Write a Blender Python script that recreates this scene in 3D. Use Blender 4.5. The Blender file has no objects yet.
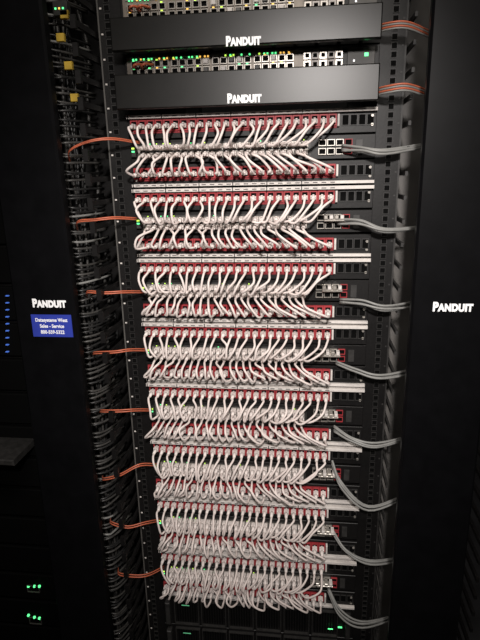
import bpy, random
import numpy as np
from math import *
from mathutils import Vector, Matrix
random.seed(7)
scn=bpy.context.scene
try: scn.view_settings.view_transform='Standard'
except Exception: pass
Z0=1.62
ZK=[0,.14035,.28345,.4236,.5651,.70745,.8579,1.01,1.153]

# ---------------- camera ----------------
CP=np.array([.3511,-1.0829,Z0-.11186]); A,B,C=.12521,.27464,-.021682; F=527.27
fwd=np.array([-sin(A)*cos(B),cos(A)*cos(B),-sin(B)]); rt=np.array([cos(A),sin(A),0]); up=np.cross(rt,fwd)
R=rt*cos(C)+up*sin(C); Uv=up*cos(C)-rt*sin(C)
cam=bpy.data.cameras.new('camera'); co=bpy.data.objects.new('camera',cam); scn.collection.objects.link(co)
cam.sensor_fit='HORIZONTAL'; cam.sensor_width=36; cam.lens=36*F/480; cam.clip_start=.01
M=Matrix.Identity(4)
for i in range(3):
    M[i][0]=R[i];M[i][1]=Uv[i];M[i][2]=-fwd[i];M[i][3]=CP[i]
co.matrix_world=M; scn.camera=co
def bp(px,py,Y):
    d=fwd+R*(px-240)/F-Uv*(py-320)/F; t=(Y-CP[1])/d[1]; X=CP+t*d
    return X[0],X[2]-Z0

# ---------------- materials ----------------
def mat(name,col,rough=.5,metal=0,noise=0,nscale=60,emit=None,es=0,spec=.5,bump=0,coat=0):
    m=bpy.data.materials.new(name); m.use_nodes=True; nt=m.node_tree; b=nt.nodes['Principled BSDF']
    b.inputs['Base Color'].default_value=(*col,1); b.inputs['Roughness'].default_value=rough; b.inputs['Metallic'].default_value=metal
    b.inputs['Specular IOR Level'].default_value=spec
    b.inputs['Coat Weight'].default_value=coat; b.inputs['Coat Roughness'].default_value=.15
    if noise or bump:
        tc=nt.nodes.new('ShaderNodeTexCoord'); n=nt.nodes.new('ShaderNodeTexNoise'); n.inputs['Scale'].default_value=nscale; n.inputs['Detail'].default_value=4
        nt.links.new(tc.outputs['Object'],n.inputs['Vector'])
        if noise:
            r=nt.nodes.new('ShaderNodeValToRGB'); r.color_ramp.elements[0].position=.3; r.color_ramp.elements[1].position=.7
            r.color_ramp.elements[0].color=(*[c*(1-noise) for c in col],1); r.color_ramp.elements[1].color=(*[min(1,c*(1+noise)) for c in col],1)
            nt.links.new(n.outputs['Fac'],r.inputs['Fac']); nt.links.new(r.outputs['Color'],b.inputs['Base Color'])
        if bump:
            bn=nt.nodes.new('ShaderNodeBump'); bn.inputs['Strength'].default_value=bump; bn.inputs['Distance'].default_value=.001
            nt.links.new(n.outputs['Fac'],bn.inputs['Height']); nt.links.new(bn.outputs['Normal'],b.inputs['Normal'])
    if emit: b.inputs['Emission Color'].default_value=(*emit,1); b.inputs['Emission Strength'].default_value=es
    return m
M_black=mat('black_powdercoat',(.006,.0055,.0055),.45,noise=.3,nscale=200,bump=.1,spec=.35)
M_door=mat('door_black',(.003,.003,.0035),.35,noise=.2,nscale=30,spec=.2)
M_bezel=mat('bezel_black',(.006,.0056,.005),.36,noise=.2,nscale=40,spec=.45)
M_dark=mat('cavity_black',(.0015,.0015,.0015),.8,spec=.1)
M_gray=mat('gray_steel',(.080,.076,.071),.5,noise=.25,nscale=25)
M_side=mat('side_panel_gray',(.14,.132,.124),.5,noise=.2,nscale=15)
M_mid=mat('dark_gray_plastic',(.026,.025,.024),.5,noise=.3,nscale=80)
M_red=mat('red_plastic',(.33,.036,.042),.5,noise=.2,nscale=60,spec=.3)
M_redd=mat('red_panel',(.24,.023,.029),.55,noise=.3,nscale=50,spec=.3)
M_label=mat('label_paper',(.62,.58,.55),.6,noise=.08,nscale=150)
M_ink=mat('label_ink',(.08,.07,.07),.7)
M_white=mat('white_cable_jacket',(.68,.60,.57),.5,noise=.06,nscale=90,spec=.35)
M_plug=mat('white_plug',(.72,.66,.63),.45,noise=.08,nscale=120,spec=.4)
M_silver=mat('port_metal',(.45,.42,.38),.35,.5,noise=.2,nscale=90)
M_chassis=mat('switch_chassis',(.22,.19,.16),.45,.2,noise=.3,nscale=40)
M_orange=mat('orange_fiber_jacket',(.48,.12,.06),.45,noise=.1)
M_gcab=mat('gray_cable_jacket',(.23,.23,.22),.5,noise=.12)
M_dcab=mat('dark_cable_jacket',(.020,.020,.020),.4,noise=.3)
M_mcab=mat('slate_cable_jacket',(.055,.053,.05),.4,noise=.3)
M_yel=mat('yellow_tag',(.50,.33,.04),.5,noise=.1)
M_blue=mat('blue_sticker',(.03,.05,.36),.4,noise=.05)
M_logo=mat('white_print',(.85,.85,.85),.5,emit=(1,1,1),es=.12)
M_green=mat('led_green',(.1,.8,.3),.4,emit=(.12,1,.3),es=1.6)
M_lime=mat('led_lime',(.5,.8,.1),.4,emit=(.6,1,.1),es=1.3)
M_amber=mat('led_amber',(.8,.5,.1),.4,emit=(1,.55,.1),es=1.2)
M_teal=mat('led_soft_green',(.1,.4,.2),.4,emit=(.15,.6,.3),es=.5)
M_wled=mat('led_white',(.9,.9,.9),.4,emit=(1,1,1),es=1.2)
M_bled=mat('led_blue',(.1,.2,.9),.4,emit=(.1,.3,1),es=.35)

# ---------------- mesh builder ----------------
class MB:
    def __init__(s): s.v=[];s.f=[];s.m=[];s.mats=[];s.sm=[]
    def mi(s,m):
        if m not in s.mats: s.mats.append(m)
        return s.mats.index(m)
    def box(s,x0,x1,y0,y1,z0,z1,m,c=0):
        b=len(s.v); k=s.mi(m)
        if c:
            s.v+=[(x0+c,y0,z0+c),(x1-c,y0,z0+c),(x1-c,y0,z1-c),(x0+c,y0,z1-c),
                  (x0,y0+c,z0),(x1,y0+c,z0),(x1,y0+c,z1),(x0,y0+c,z1),
                  (x0,y1,z0),(x1,y1,z0),(x1,y1,z1),(x0,y1,z1)]
            fs=[(0,1,2,3),(8,11,10,9)]
            for o in (0,4):
                for i in range(4):
                    j=(i+1)%4; fs.append((o+j,o+i,o+4+i,o+4+j))
        else:
            s.v+=[(x0,y0,z0),(x1,y0,z0),(x1,y0,z1),(x0,y0,z1),(x0,y1,z0),(x1,y1,z0),(x1,y1,z1),(x0,y1,z1)]
            fs=[(0,1,2,3),(4,7,6,5),(0,4,5,1),(1,5,6,2),(2,6,7,3),(3,7,4,0)]
        for f in fs: s.f.append(tuple(b+i for i in f)); s.m.append(k); s.sm.append(False)
    def ring(s,x0,x1,y0,y1,z0,z1,t,m,mc=None):
        s.box(x0,x0+t,y0,y1,z0,z1,m); s.box(x1-t,x1,y0,y1,z0,z1,m)
        s.box(x0+t,x1-t,y0,y1,z0,z0+t,m); s.box(x0+t,x1-t,y0,y1,z1-t,z1,m)
        if mc: s.box(x0+t,x1-t,y1-.001,y1,z0+t,z1-t,mc)
    def tube(s,pts,r,m,n=6,cap=True):
        pts=[np.array(p,float) for p in pts]; k=s.mi(m); b=len(s.v)
        N=len(pts); prev=None
        for i,p in enumerate(pts):
            t=pts[min(i+1,N-1)]-pts[max(i-1,0)]; t/=np.linalg.norm(t)+1e-12
            if prev is None:
                a=np.array([1,0,0]) if abs(t[0])<.8 else np.array([0,0,1.])
            else: a=prev
            a=a-t*(a@t); a/=np.linalg.norm(a)+1e-12; prev=a; c=np.cross(t,a)
            rr=r[i] if hasattr(r,'__len__') else r
            for j in range(n):
                th=2*pi*j/n; s.v.append(tuple(p+rr*(cos(th)*a+sin(th)*c)))
        for i in range(N-1):
            for j in range(n):
                j2=(j+1)%n; s.f.append((b+i*n+j,b+i*n+j2,b+(i+1)*n+j2,b+(i+1)*n+j)); s.m.append(k); s.sm.append(True)
        if cap:
            s.f.append(tuple(b+j for j in range(n))[::-1]); s.m.append(k); s.sm.append(False)
            s.f.append(tuple(b+(N-1)*n+j for j in range(n))); s.m.append(k); s.sm.append(False)
    def obj(s,name,parent=None):
        me=bpy.data.meshes.new(name); me.from_pydata(s.v,[],s.f)
        for m in s.mats: me.materials.append(m)
        me.polygons.foreach_set('material_index',s.m); me.polygons.foreach_set('use_smooth',s.sm); me.update()
        o=bpy.data.objects.new(name,me); scn.collection.objects.link(o)
        if parent: o.parent=parent
        return o
def spline(ps,n=5):
    ps=[np.array(p,float) for p in ps]; P=[2*ps[0]-ps[1]]+ps+[2*ps[-1]-ps[-2]]; out=[]
    for i in range(1,len(P)-2):
        for j in range(n):
            t=j/n; a,b,c,d=P[i-1],P[i],P[i+1],P[i+2]
            out.append(.5*((2*b)+(-a+c)*t+(2*a-5*b+4*c-d)*t*t+(-a+3*b-3*c+d)*t**3))
    out.append(P[-2]); return out
def text(name,body,x,y,z,size,m,parent,bold=.0006,sx=1,align='CENTER',caps=False):
    c=bpy.data.curves.new(name,'FONT'); c.body=body; c.size=size; c.align_x=align; c.align_y='CENTER'; c.extrude=.0003; c.offset=bold
    if caps:
        c.small_caps_scale=.8; c.space_character=1.08
        for i in range(1,len(body)): c.body_format[i].use_small_caps=True
    c.materials.append(m); o=bpy.data.objects.new(name,c); scn.collection.objects.link(o)
    o.location=(x,y,z); o.rotation_euler=(pi/2,0,0); o.scale=(sx,1,1)
    if parent: o.parent=parent
    return o

# ---------------- room ----------------
m_floor=mat('floor_tile',(.03,.03,.032),.5,noise=.4,nscale=6)
m_wall=mat('wall_paint',(.012,.012,.013),.8,noise=.2,nscale=4)
def slab(name,x0,x1,y0,y1,z0,z1,m):
    b=MB(); b.box(x0,x1,y0,y1,z0,z1,m); return b.obj(name)
slab('floor',-2.6,3,-3,2,-.05,0,m_floor); slab('wall_back',-2.6,3,2,2.1,0,2.9,m_wall)
slab('wall_left',-2.7,-2.6,-3,2,0,2.9,m_wall); slab('ceiling',-2.6,3,-3,2,2.9,2.95,m_wall)

# ---------------- rack frame ----------------
b=MB()
XL,XR=-.045,.4826+.045
for (x0,x1) in ((XL,0),(.4826,XR)):
    b.box(x0,x1,.004,.012,.05,2.12,M_black)
b.box(XL-.003,XL,.004,.10,.05,2.12,M_gray); b.box(XR,XR+.003,.004,.10,.05,2.12,M_mid)
for (x0,x1) in ((XL,-.0),(.4826,XR)): b.box(x0,x1,.75,.80,.05,2.12,M_black)
b.box(XL,XR,.004,.80,2.12,2.16,M_black); b.box(XL-.003,XR+.003,.0,.82,.0,.05,M_black)
b.box(XL-.003,XL,.1,.8,.05,2.12,M_black); b.box(XR,XR+.003,.1,.8,.05,2.12,M_black)
for i in range(int(2.0/.0148)):
    z=.08+i*.0148
    for xc in (-.028,.5085):
        b.ring(xc-.0055,xc+.0055,.0025,.004,z-.0055,z+.0055,.0008,M_mid,M_dark)
    if i%3==0:
        b.box(-.0425,-.0385,.0032,.004,z-.0015,z+.0015,M_label); b.box(.522,.5255,.0032,.004,z-.0015,z+.0015,M_mid)
b.obj('server_rack')

# ---------------- patch panels ----------------
JW=.0168
def jackx(i): return .0125+i*JW+ (i//4)*.0003
def patch_panel(zt,upper):
    b=MB(); h=.0442
    b.box(0,.4826,-.0015,.02,zt-h,zt,M_black,.0008)
    zc=zt-.0210 if upper else zt-h+.0255
    b.box(.004,.409,-.003,-.0015,zc-.0135,zc+.0125,M_redd)
    for i in range(24):
        x=jackx(i); b.ring(x-.0076,x+.0076,-.0065,-.003,zc-.0095,zc+.0115,.0024,M_red,M_dark)
    for i in range(4):
        x=.418+i*.0155; b.ring(x-.0002,x+.0135,-.004,-.0015,zc-.010,zc+.010,.0012,M_mid,M_dark)
    b.box(.4095,.4135,-.012,-.0015,zc-.011,zc+.011,M_label,.001)
    if upper: ls=(zt-.0070,zt-.0005); yf=-.014
    else: ls=(zt-h+.0005,zt-h+.0062); yf=-.0095
    b.box(.0,.4826,yf,-.0015,ls[0],ls[1],M_label,.0005)
    for s in range(6):
        x0=.003+s*.0681
        b.box(x0-.0009,x0+.0009,yf-.0006,yf,ls[0]-.001,ls[1]+.0005,M_black)
        for i in range(4):
            xx=x0+.005+i*.0168
            b.box(xx,xx+.009,yf-.0003,yf,ls[0]+.0020,ls[0]+.0038,M_ink)
    for x in (.008,.4746):
        for z in (zt-.014,zt-h+.014): b.tube([(x,-.004,z),(x,-.0015,z)],.0028,M_silver,8)
    b.obj('patch_panel'); return zc

# ---------------- access switches + bundles ----------------
def switch(zt,k):
    b=MB(); h=.0440
    b.box(0,.4826,0,.30,zt-h,zt,M_black,.0008)
    b.box(.012,.36,-.002,0,zt-h+.006,zt-.006,M_mid)
    zr=[zt-.0155,zt-.0300]
    for i in range(24):
        x=.030+i*.0137+(i//6)*.0012
        for z in zr: b.ring(x-.0062,x+.0062,-.004,-.002,z-.0058,z+.0058,.001,M_silver,M_dark)
        if random.random()<(.8 if i<5 else .12): b.box(x-.003,x-.001,-.0045,-.004,zt-.0085,zt-.0068,random.choice([M_green,M_lime,M_lime]))
    for i in range(4):
        for z in (zt-.014,zt-.030):
            x=.375+i*.0165
            b.ring(x,x+.0145,-.006 if i<2 else -.004,0,z-.006,z+.006,.0013,M_silver if i<3 else M_red,M_dark)
    if k>=1:
        b.box(.388,.428,-.022,-.006,zt-.020,zt-.016,M_silver,.001)
        for i in range(4): b.box(.388+i*.0105,.395+i*.0105,-.024,-.006,zt-.0155,zt-.0085,M_label if i%2 else M_silver,.001)
    b.box(.446,.458,-.003,0,zt-.036,zt-.010,M_mid)
    b.box(.004,.014,-.012,0,zt-.032,zt-.012,M_mid,.001)
    for z,mm in ((.014,M_lime),(.020,M_green)): b.box(.006,.0115,-.0128,-.012,zt-z-.003,zt-z,mm)
    b.box(.016,.022,-.0045,-.001,zt-.034,zt-.010,M_silver)
    b.obj('network_switch'); return zr
def plug(b,x,z,y0,dz=0,lx=0):
    b.box(x-.0056,x+.0056,y0-.013,y0,z-.0040,z+.0040,M_plug,.001)
    b.box(x-.0018,x+.0018,y0-.012,y0+.002,z+.0040,z+.0058,M_plug)
    b.tube([(x,y0-.012,z),(x,y0-.018,z),(x+lx,y0-.027,z-dz)],[.0047,.0041,.0030],M_plug,8)
for k in range(8):
    zt=Z0-ZK[k]; p=ZK[k+1]-ZK[k]; g=(p-.1324)/3
    zu=patch_panel(zt-g*.5,True)
    zr=switch(zt-g*1.5-.0442,k)
    zl=patch_panel(zt-g*2.5-.0884,False)
    b=MB(); rr=.0024
    for i in range(24):
        xu=jackx(i)-.0002; xs=.030+i*.0137+(i//6)*.0012
        j=lambda s: random.uniform(-s,s)
        for (zp,zs,row) in ((zu,zr[0],0),(zl,zr[1],1)):
            plug(b,xu,zp-.001,-.004,.002,j(.001)); plug(b,xs,zs,-.003,.001,j(.001))
            yo=-.052+j(.010)-(.005 if i%2 else 0)
            a=(xu,-.029,zp-.003); e=(xs,-.028,zs-.001)
            w=random.gauss(0,.0042); w2=random.gauss(0,.003); pr=.003*(1 if i%2 else -1)
            if row==0:
                pts=[a,(xu+j(.001),-.040,zp-.005),(xu*.8+xs*.2+w-pr,yo,zp-.017-abs(j(.005))),(xu*.3+xs*.7+w*.6+w2-pr*.5,yo-.001,zs+.006-abs(j(.009))),(xs+j(.002),-.043,zs-.002),e]
            else:
                pts=[e,(xs+j(.001),-.041,zs-.003),(xs*.7+xu*.3+w-pr,yo-.002,zs-.013+j(.004)),(xs*.1+xu*.9+w*.7+w2+(xu-.2)*.02,yo-.001,zp+.008-abs(j(.008))),(xu+j(.002),-.043,zp-.001),a]
            b.tube(spline(pts,5),rr,M_white,7,cap=False)
    b.obj('patch_cable_bundle')

# ---------------- top switches ----------------
def top_switch(z0,z1):
    b=MB()
    b.box(0,.4826,0,.32,z0,z1,M_black,.001)
    b.box(.006,.415,-.003,0,z0+.002,z1-.003,M_chassis)
    b.box(.012,.40,-.0045,-.003,z1-.008,z1-.005,M_silver)
    for i in range(20):
        x=.022+i*.0152+(i//5)*.003
        for z in (z0+.009,z0+.0235):
            b.ring(x-.0065,x+.0065,-.008,-.003,z-.006,z+.006,.0015,M_silver,M_dark)
            if 8<i<19 and random.random()<.35: b.box(x-.005,x+.004,-.012,-.004,z-.004,z+.004,random.choice([M_label,M_mid,M_gray]),.001)
        for dx in (-.004,.002):
            if random.random()<.8: b.box(x+dx,x+dx+.003,-.0052,-.0045,z1-.009,z1-.006,random.choice([M_green,M_amber,M_lime,M_green]))
        if random.random()<.45: b.box(x-.003,x+.001,-.0085,-.008,z0+.0290,z0+.031,random.choice([M_lime,M_green,M_amber]))
        if random.random()<.4: b.box(x-.003,x+.001,-.0085,-.008,z0+.0150,z0+.017,random.choice([M_lime,M_green,M_amber]))
    for i in range(5):
        x=.345+i*.0145
        for z in (z0+.010,z0+.0245): b.ring(x,x+.0125,-.010,-.003,z-.006,z+.006,.0026,M_label if i%2 else M_silver,M_dark)
    b.box(.424,.474,-.004,0,z0+.004,z1-.004,M_gray,.001); b.box(.435,.438,-.005,-.004,z0+.012,z0+.015,M_wled); b.box(.455,.462,-.005,-.004,z0+.02,z0+.026,M_green)
    for x in (.024,.04): b.tube(spline([(x,-.006,z0+.018),(x,-.022,z0+.016),(x+.008,-.030,z0+.02),(x+.02,-.008,z0+.022)],4),.0025,M_orange,6)
    b.obj('network_switch')
top_switch(Z0+.066,Z0+.106); top_switch(Z0+.163,Z0+.207)
# ---------------- horizontal cable managers ----------------
def hcm(z0,z1,zl):
    b=MB()
    b.box(-.002,.477,-.062,-.055,z0,z1,M_bezel,.002)
    b.box(-.002,.477,-.055,-.050,z1-.003,z1,M_bezel); b.box(-.002,.477,-.055,-.050,z0,z0+.003,M_bezel)
    for i in range(12):
        x=.01+i*.0395
        b.box(x,x+.006,-.050,0,z1-.010,z1-.006,M_black); b.box(x,x+.006,-.050,0,z0+.006,z0+.010,M_black)
        b.box(x,x+.006,-.055,-.050,z0+.004,z0+.014,M_black); b.box(x,x+.006,-.055,-.050,z1-.014,z1-.004,M_black)
    zc=(z0+z1)/2; b.box(0,.4826,0,.003,zc-.022,zc+.022,M_black)
    o=b.obj('horizontal_cable_manager')
    text('logo','Panduit',.239,-.0625,zl,.021,M_logo,o,.0012,.78,caps=True)
hcm(Z0+.004,Z0+.064,Z0+.015); hcm(Z0+.103,Z0+.158,Z0+.109)
b=MB(); b.box(0,.4826,-.002,.02,Z0+.2085,2.1,M_black,.001)
for i in range(6): b.box(.03,.45,-.004,-.002,Z0+.24+i*.03,Z0+.25+i*.03,M_dark)
b.obj('blanking_panel')
# ---------------- bottom equipment ----------------
def server(z0,z1):
    b=MB(); b.box(0,.4826,-.004,.6,z0,z1,M_black,.001)
    n=6
    for i in range(n):
        x=.03+i*.07; b.ring(x,x+.064,-.012,-.004,z0+.006,z1-.006,.002,M_mid,M_black)
        for q in range(8): b.box(x+.006+q*.0065,x+.009+q*.0065,-.0065,-.005,z0+.012,z1-.012,M_dark)
    b.box(.445,.455,-.006,-.004,z0+.03,z0+.033,M_green); b.box(.42,.432,-.0125,-.012,z0+.03,z0+.033,M_green)
    b.box(.05,.07,-.0125,-.012,z1-.02,z1-.018,M_teal)
    b.box(.462,.474,-.02,-.004,z0+.01,z1-.01,M_mid,.002); b.box(.008,.02,-.02,-.004,z0+.01,z1-.01,M_mid,.002)
    b.obj('rack_server')
zb=Z0-ZK[8]-.003
for i in range(4): server(zb-.0885*(i+1)+.001,zb-.0885*i)

# ---------------- vertical cable managers with doors ----------------
def vcm(x0,x1,dx0,dx1,mirror):
    b=MB()
    b.box(dx0,dx1,-.145,-.130,.04,2.14,M_door,.004)
    b.box(dx0+.004,dx0+.008,-.13,-.115,.04,2.14,M_door); b.box(dx1-.008,dx1-.004,-.13,-.115,.04,2.14,M_door)
    b.box(x0,x1,.12,.13,.0,2.14,M_side if mirror else M_black)
    b.box(x0,x1,-.14,.13,0,.035,M_black); b.box(x0,x1,-.14,.13,2.145,2.16,M_black)
    return b
x0,x1=-.212,-.052
b=vcm(x0,x1,-.212,-.088,False)
n=int(2.0/.0445)
for i in range(n):
    z=.07+i*.0445
    for q,(xa,xb) in enumerate(((x0+.004,x0+.010),(x1-.006,x1))):
        b.box(xa,xb,-.095,.12,z,z+.010,M_mid if q==0 else M_black)
        b.box(xa-.002,xb+.002,-.100,-.092,z-.006,z+.016,M_mid if q==0 else M_black)
LV=b.obj('vertical_cable_manager')
text('logo','Panduit',-.138,-.1455,Z0-.350,.022,M_logo,LV,.0012,.82,caps=True)
b=MB(); b.box(-.178,-.096,-.1465,-.145,Z0-.417,Z0-.372,M_blue); S=b.obj('service_sticker',LV)
for i,t in enumerate(('Datasystems West','Sales - Service','800-559-5322')):
    text('sticker_text_%d'%i,t,-.137,-.1467,Z0-.383-i*.0122,.0098,M_logo,LV,.0002,.88)
b=vcm(.534,.735,.541,.682,True)
for i in range(n):
    z=.07+i*.0445
    b.box(.725,.731,-.095,.12,z,z+.010,M_black); b.box(.536,.541,-.03,.12,z,z+.008,M_mid)
RV=b.obj('vertical_cable_manager')
text('logo','Panduit',.611,-.1455,Z0-.350,.022,M_logo,RV,.0012,.82,caps=True)

# cables inside the left manager
b=MB()
for i in range(24):
    x=random.uniform(-.195,-.11); y=random.uniform(0,.10); pts=[]
    for q in range(24): pts.append((x+random.uniform(-.01,.01),y+random.uniform(-.01,.01),.05+q*.09))
    b.tube(spline(pts,3),random.choice([.003,.0035,.004]),random.choice([M_dcab,M_dcab,M_mcab]),6)
for i in range(170):
    z=.15+i*.0118; x=random.uniform(-.195,-.165)
    dz=random.uniform(-.010,.006)
    b.tube(spline([(x,0,z-.008),(x+.015,-.035,z),(x+.05,-.040,z+dz*.5),(-.105,-.02,z+dz),(-.085,.05,z+dz)],4),.0026,random.choice([M_dcab,M_mcab,M_mcab,M_gcab] if i%4==0 else [M_dcab,M_mcab]),6)
for (px,py) in ((62,38),(70,66),(76,98),(66,15)):
    X,Z=bp(px,py,-.06); b.box(X-.009,X+.006,-.066,-.058,Z0+Z-.007,Z0+Z+.007,M_yel,.001)
X,Z=bp(62,9,-.06); b.box(X-.015,X+.012,-.066,-.05,Z0+Z-.012,Z0+Z+.012,M_mid,.001)
for q,mm in enumerate((M_green,M_amber,M_green)): b.box(X-.011+q*.007,X-.008+q*.007,-.067,-.066,Z0+Z-.002,Z0+Z+.001,mm)
b.obj('cable_bundle',LV)

Lo=[((70,150),(88,141),(112,138),(140,142)),((78,221),(95,219),(115,217),(137,218)),((88,291),(105,292),(125,291),(145,291)),((95,352),(115,351),(130,349),(148,349)),
    ((102,410),(120,410),(135,409),(152,409)),((104,478),(120,474),(140,464),(158,464)),((112,522),(128,526),(145,522),(160,519)),((120,573),(138,575),(150,573),(164,566))]
b=MB()
for k,ps in enumerate(Lo):
    for s in range(2):
        Y=[-.07,-.075,-.06,-.012]; q=[]
        for (px,py),y in zip(ps,Y):
            X,Z=bp(px,py+s*1.6,y); q.append((X,y-s*.002,Z0+Z))
        q=[(q[0][0]-.02,-.03,q[0][2]-.02)]+q
        b.tube(spline(q,6),.0014,M_orange,6)
b.obj('fiber_cables',LV)
b=MB()
for ps in (((372,30),(388,25),(408,24),(432,34)),((372,92),(388,88),(408,86),(432,94))):
    for s in range(4):
        q=[]
        for (px,py),y in zip(ps,(-.02,-.055,-.06,-.04)):
            X,Z=bp(px,py+s*2.2-2,y); q.append((X,y,Z0+Z))
        b.tube(spline(q,6),.0017,M_orange if s%2==0 else M_gcab,6)
b.obj('orange_fiber_cables')
Ro=[((342,148),(362,149),(385,152),(428,146)),((338,222),(360,222),(385,230),(424,227)),((340,300),(362,302),(385,308),(420,303)),((336,362),(356,370),(380,377),(416,370)),
    ((334,428),(352,440),(376,445),(412,436)),((332,462),(342,486),(368,508),(406,496)),((332,530),(346,550),(370,562),(404,558)),((328,588),(340,612),(362,624),(398,616))]
b=MB()
for ps in Ro:
    for s in range(4):
        q=[]
        o=(s%2)*3.2-1.6
        for i,((px,py),y) in enumerate(zip(ps,(-.008,-.035,-.042,-.01))):
            X,Z=bp(px,py+o*(1 if i!=2 else .8)+random.uniform(-1.5,1.5),y); q.append((X,y-.004*(s//2),Z0+Z))
        b.tube(spline(q,6),.0024,M_gcab,8)
b.obj('gray_network_cables')

# ---------------- neighbouring rack at left ----------------
b=MB()
b.box(-.95,-.26,.06,.8,0,2.14,M_black)
for i in range(22):
    z=.10+i*.09
    b.box(-.90,-.30,.045,.06,z,z+.08,M_dark,.002)
for i in range(9):
    X,Z=bp(7,296+i*7,.04)
    b.box(X-.004,X+.003,.040,.045,Z0+Z-.001,Z0+Z+.001,M_bled)
for (px,py) in ((28,587),(34,587),(39,587),(28,616),(34,618),(39,619)):
    X,Z=bp(px,py,.04); b.box(X-.0025,X+.0025,.040,.045,Z0+Z-.0025,Z0+Z+.0025,M_green)
for (px,py) in ((33,590),(35,622)):
    X,Z=bp(px,py,.04); b.ring(X-.018,X+.018,.041,.045,Z0+Z-.010,Z0+Z+.012,.0012,M_gray)
X,Z=bp(15,450,-.0); b.box(X-.25,X+.03,-.06,.045,Z0+Z-.008,Z0+Z+.008,M_mid,.003)
b.obj('neighbouring_server_rack')

# ---------------- lights ----------------
def area(name,loc,target,size,sy,power,col=(1,1,1)):
    l=bpy.data.lights.new(name,'AREA'); l.shape='RECTANGLE'; l.size=size; l.size_y=sy; l.energy=power; l.color=col
    o=bpy.data.objects.new(name,l); scn.collection.objects.link(o); o.location=loc
    d=Vector(target)-Vector(loc); o.rotation_euler=d.to_track_quat('-Z','Y').to_euler(); return o
area('ceiling_light',(.5,-1.2,2.75),(.25,0,1.2),1.0,.4,20,(1,.93,.85))
l=bpy.data.lights.new('aisle_spot','SPOT'); l.energy=125; l.spot_size=radians(52); l.spot_blend=1; l.shadow_soft_size=.05; l.color=(1,.94,.90)
o=bpy.data.objects.new('aisle_spot',l); scn.collection.objects.link(o); o.location=(.42,-1.45,1.95)
o.rotation_euler=(Vector((.25,0,1.17))-o.location).to_track_quat('-Z','Y').to_euler()
w=bpy.data.worlds.new('world'); scn.world=w; w.use_nodes=True; w.node_tree.nodes['Background'].inputs[0].default_value=(.5,.52,.55,1); w.node_tree.nodes['Background'].inputs[1].default_value=.010
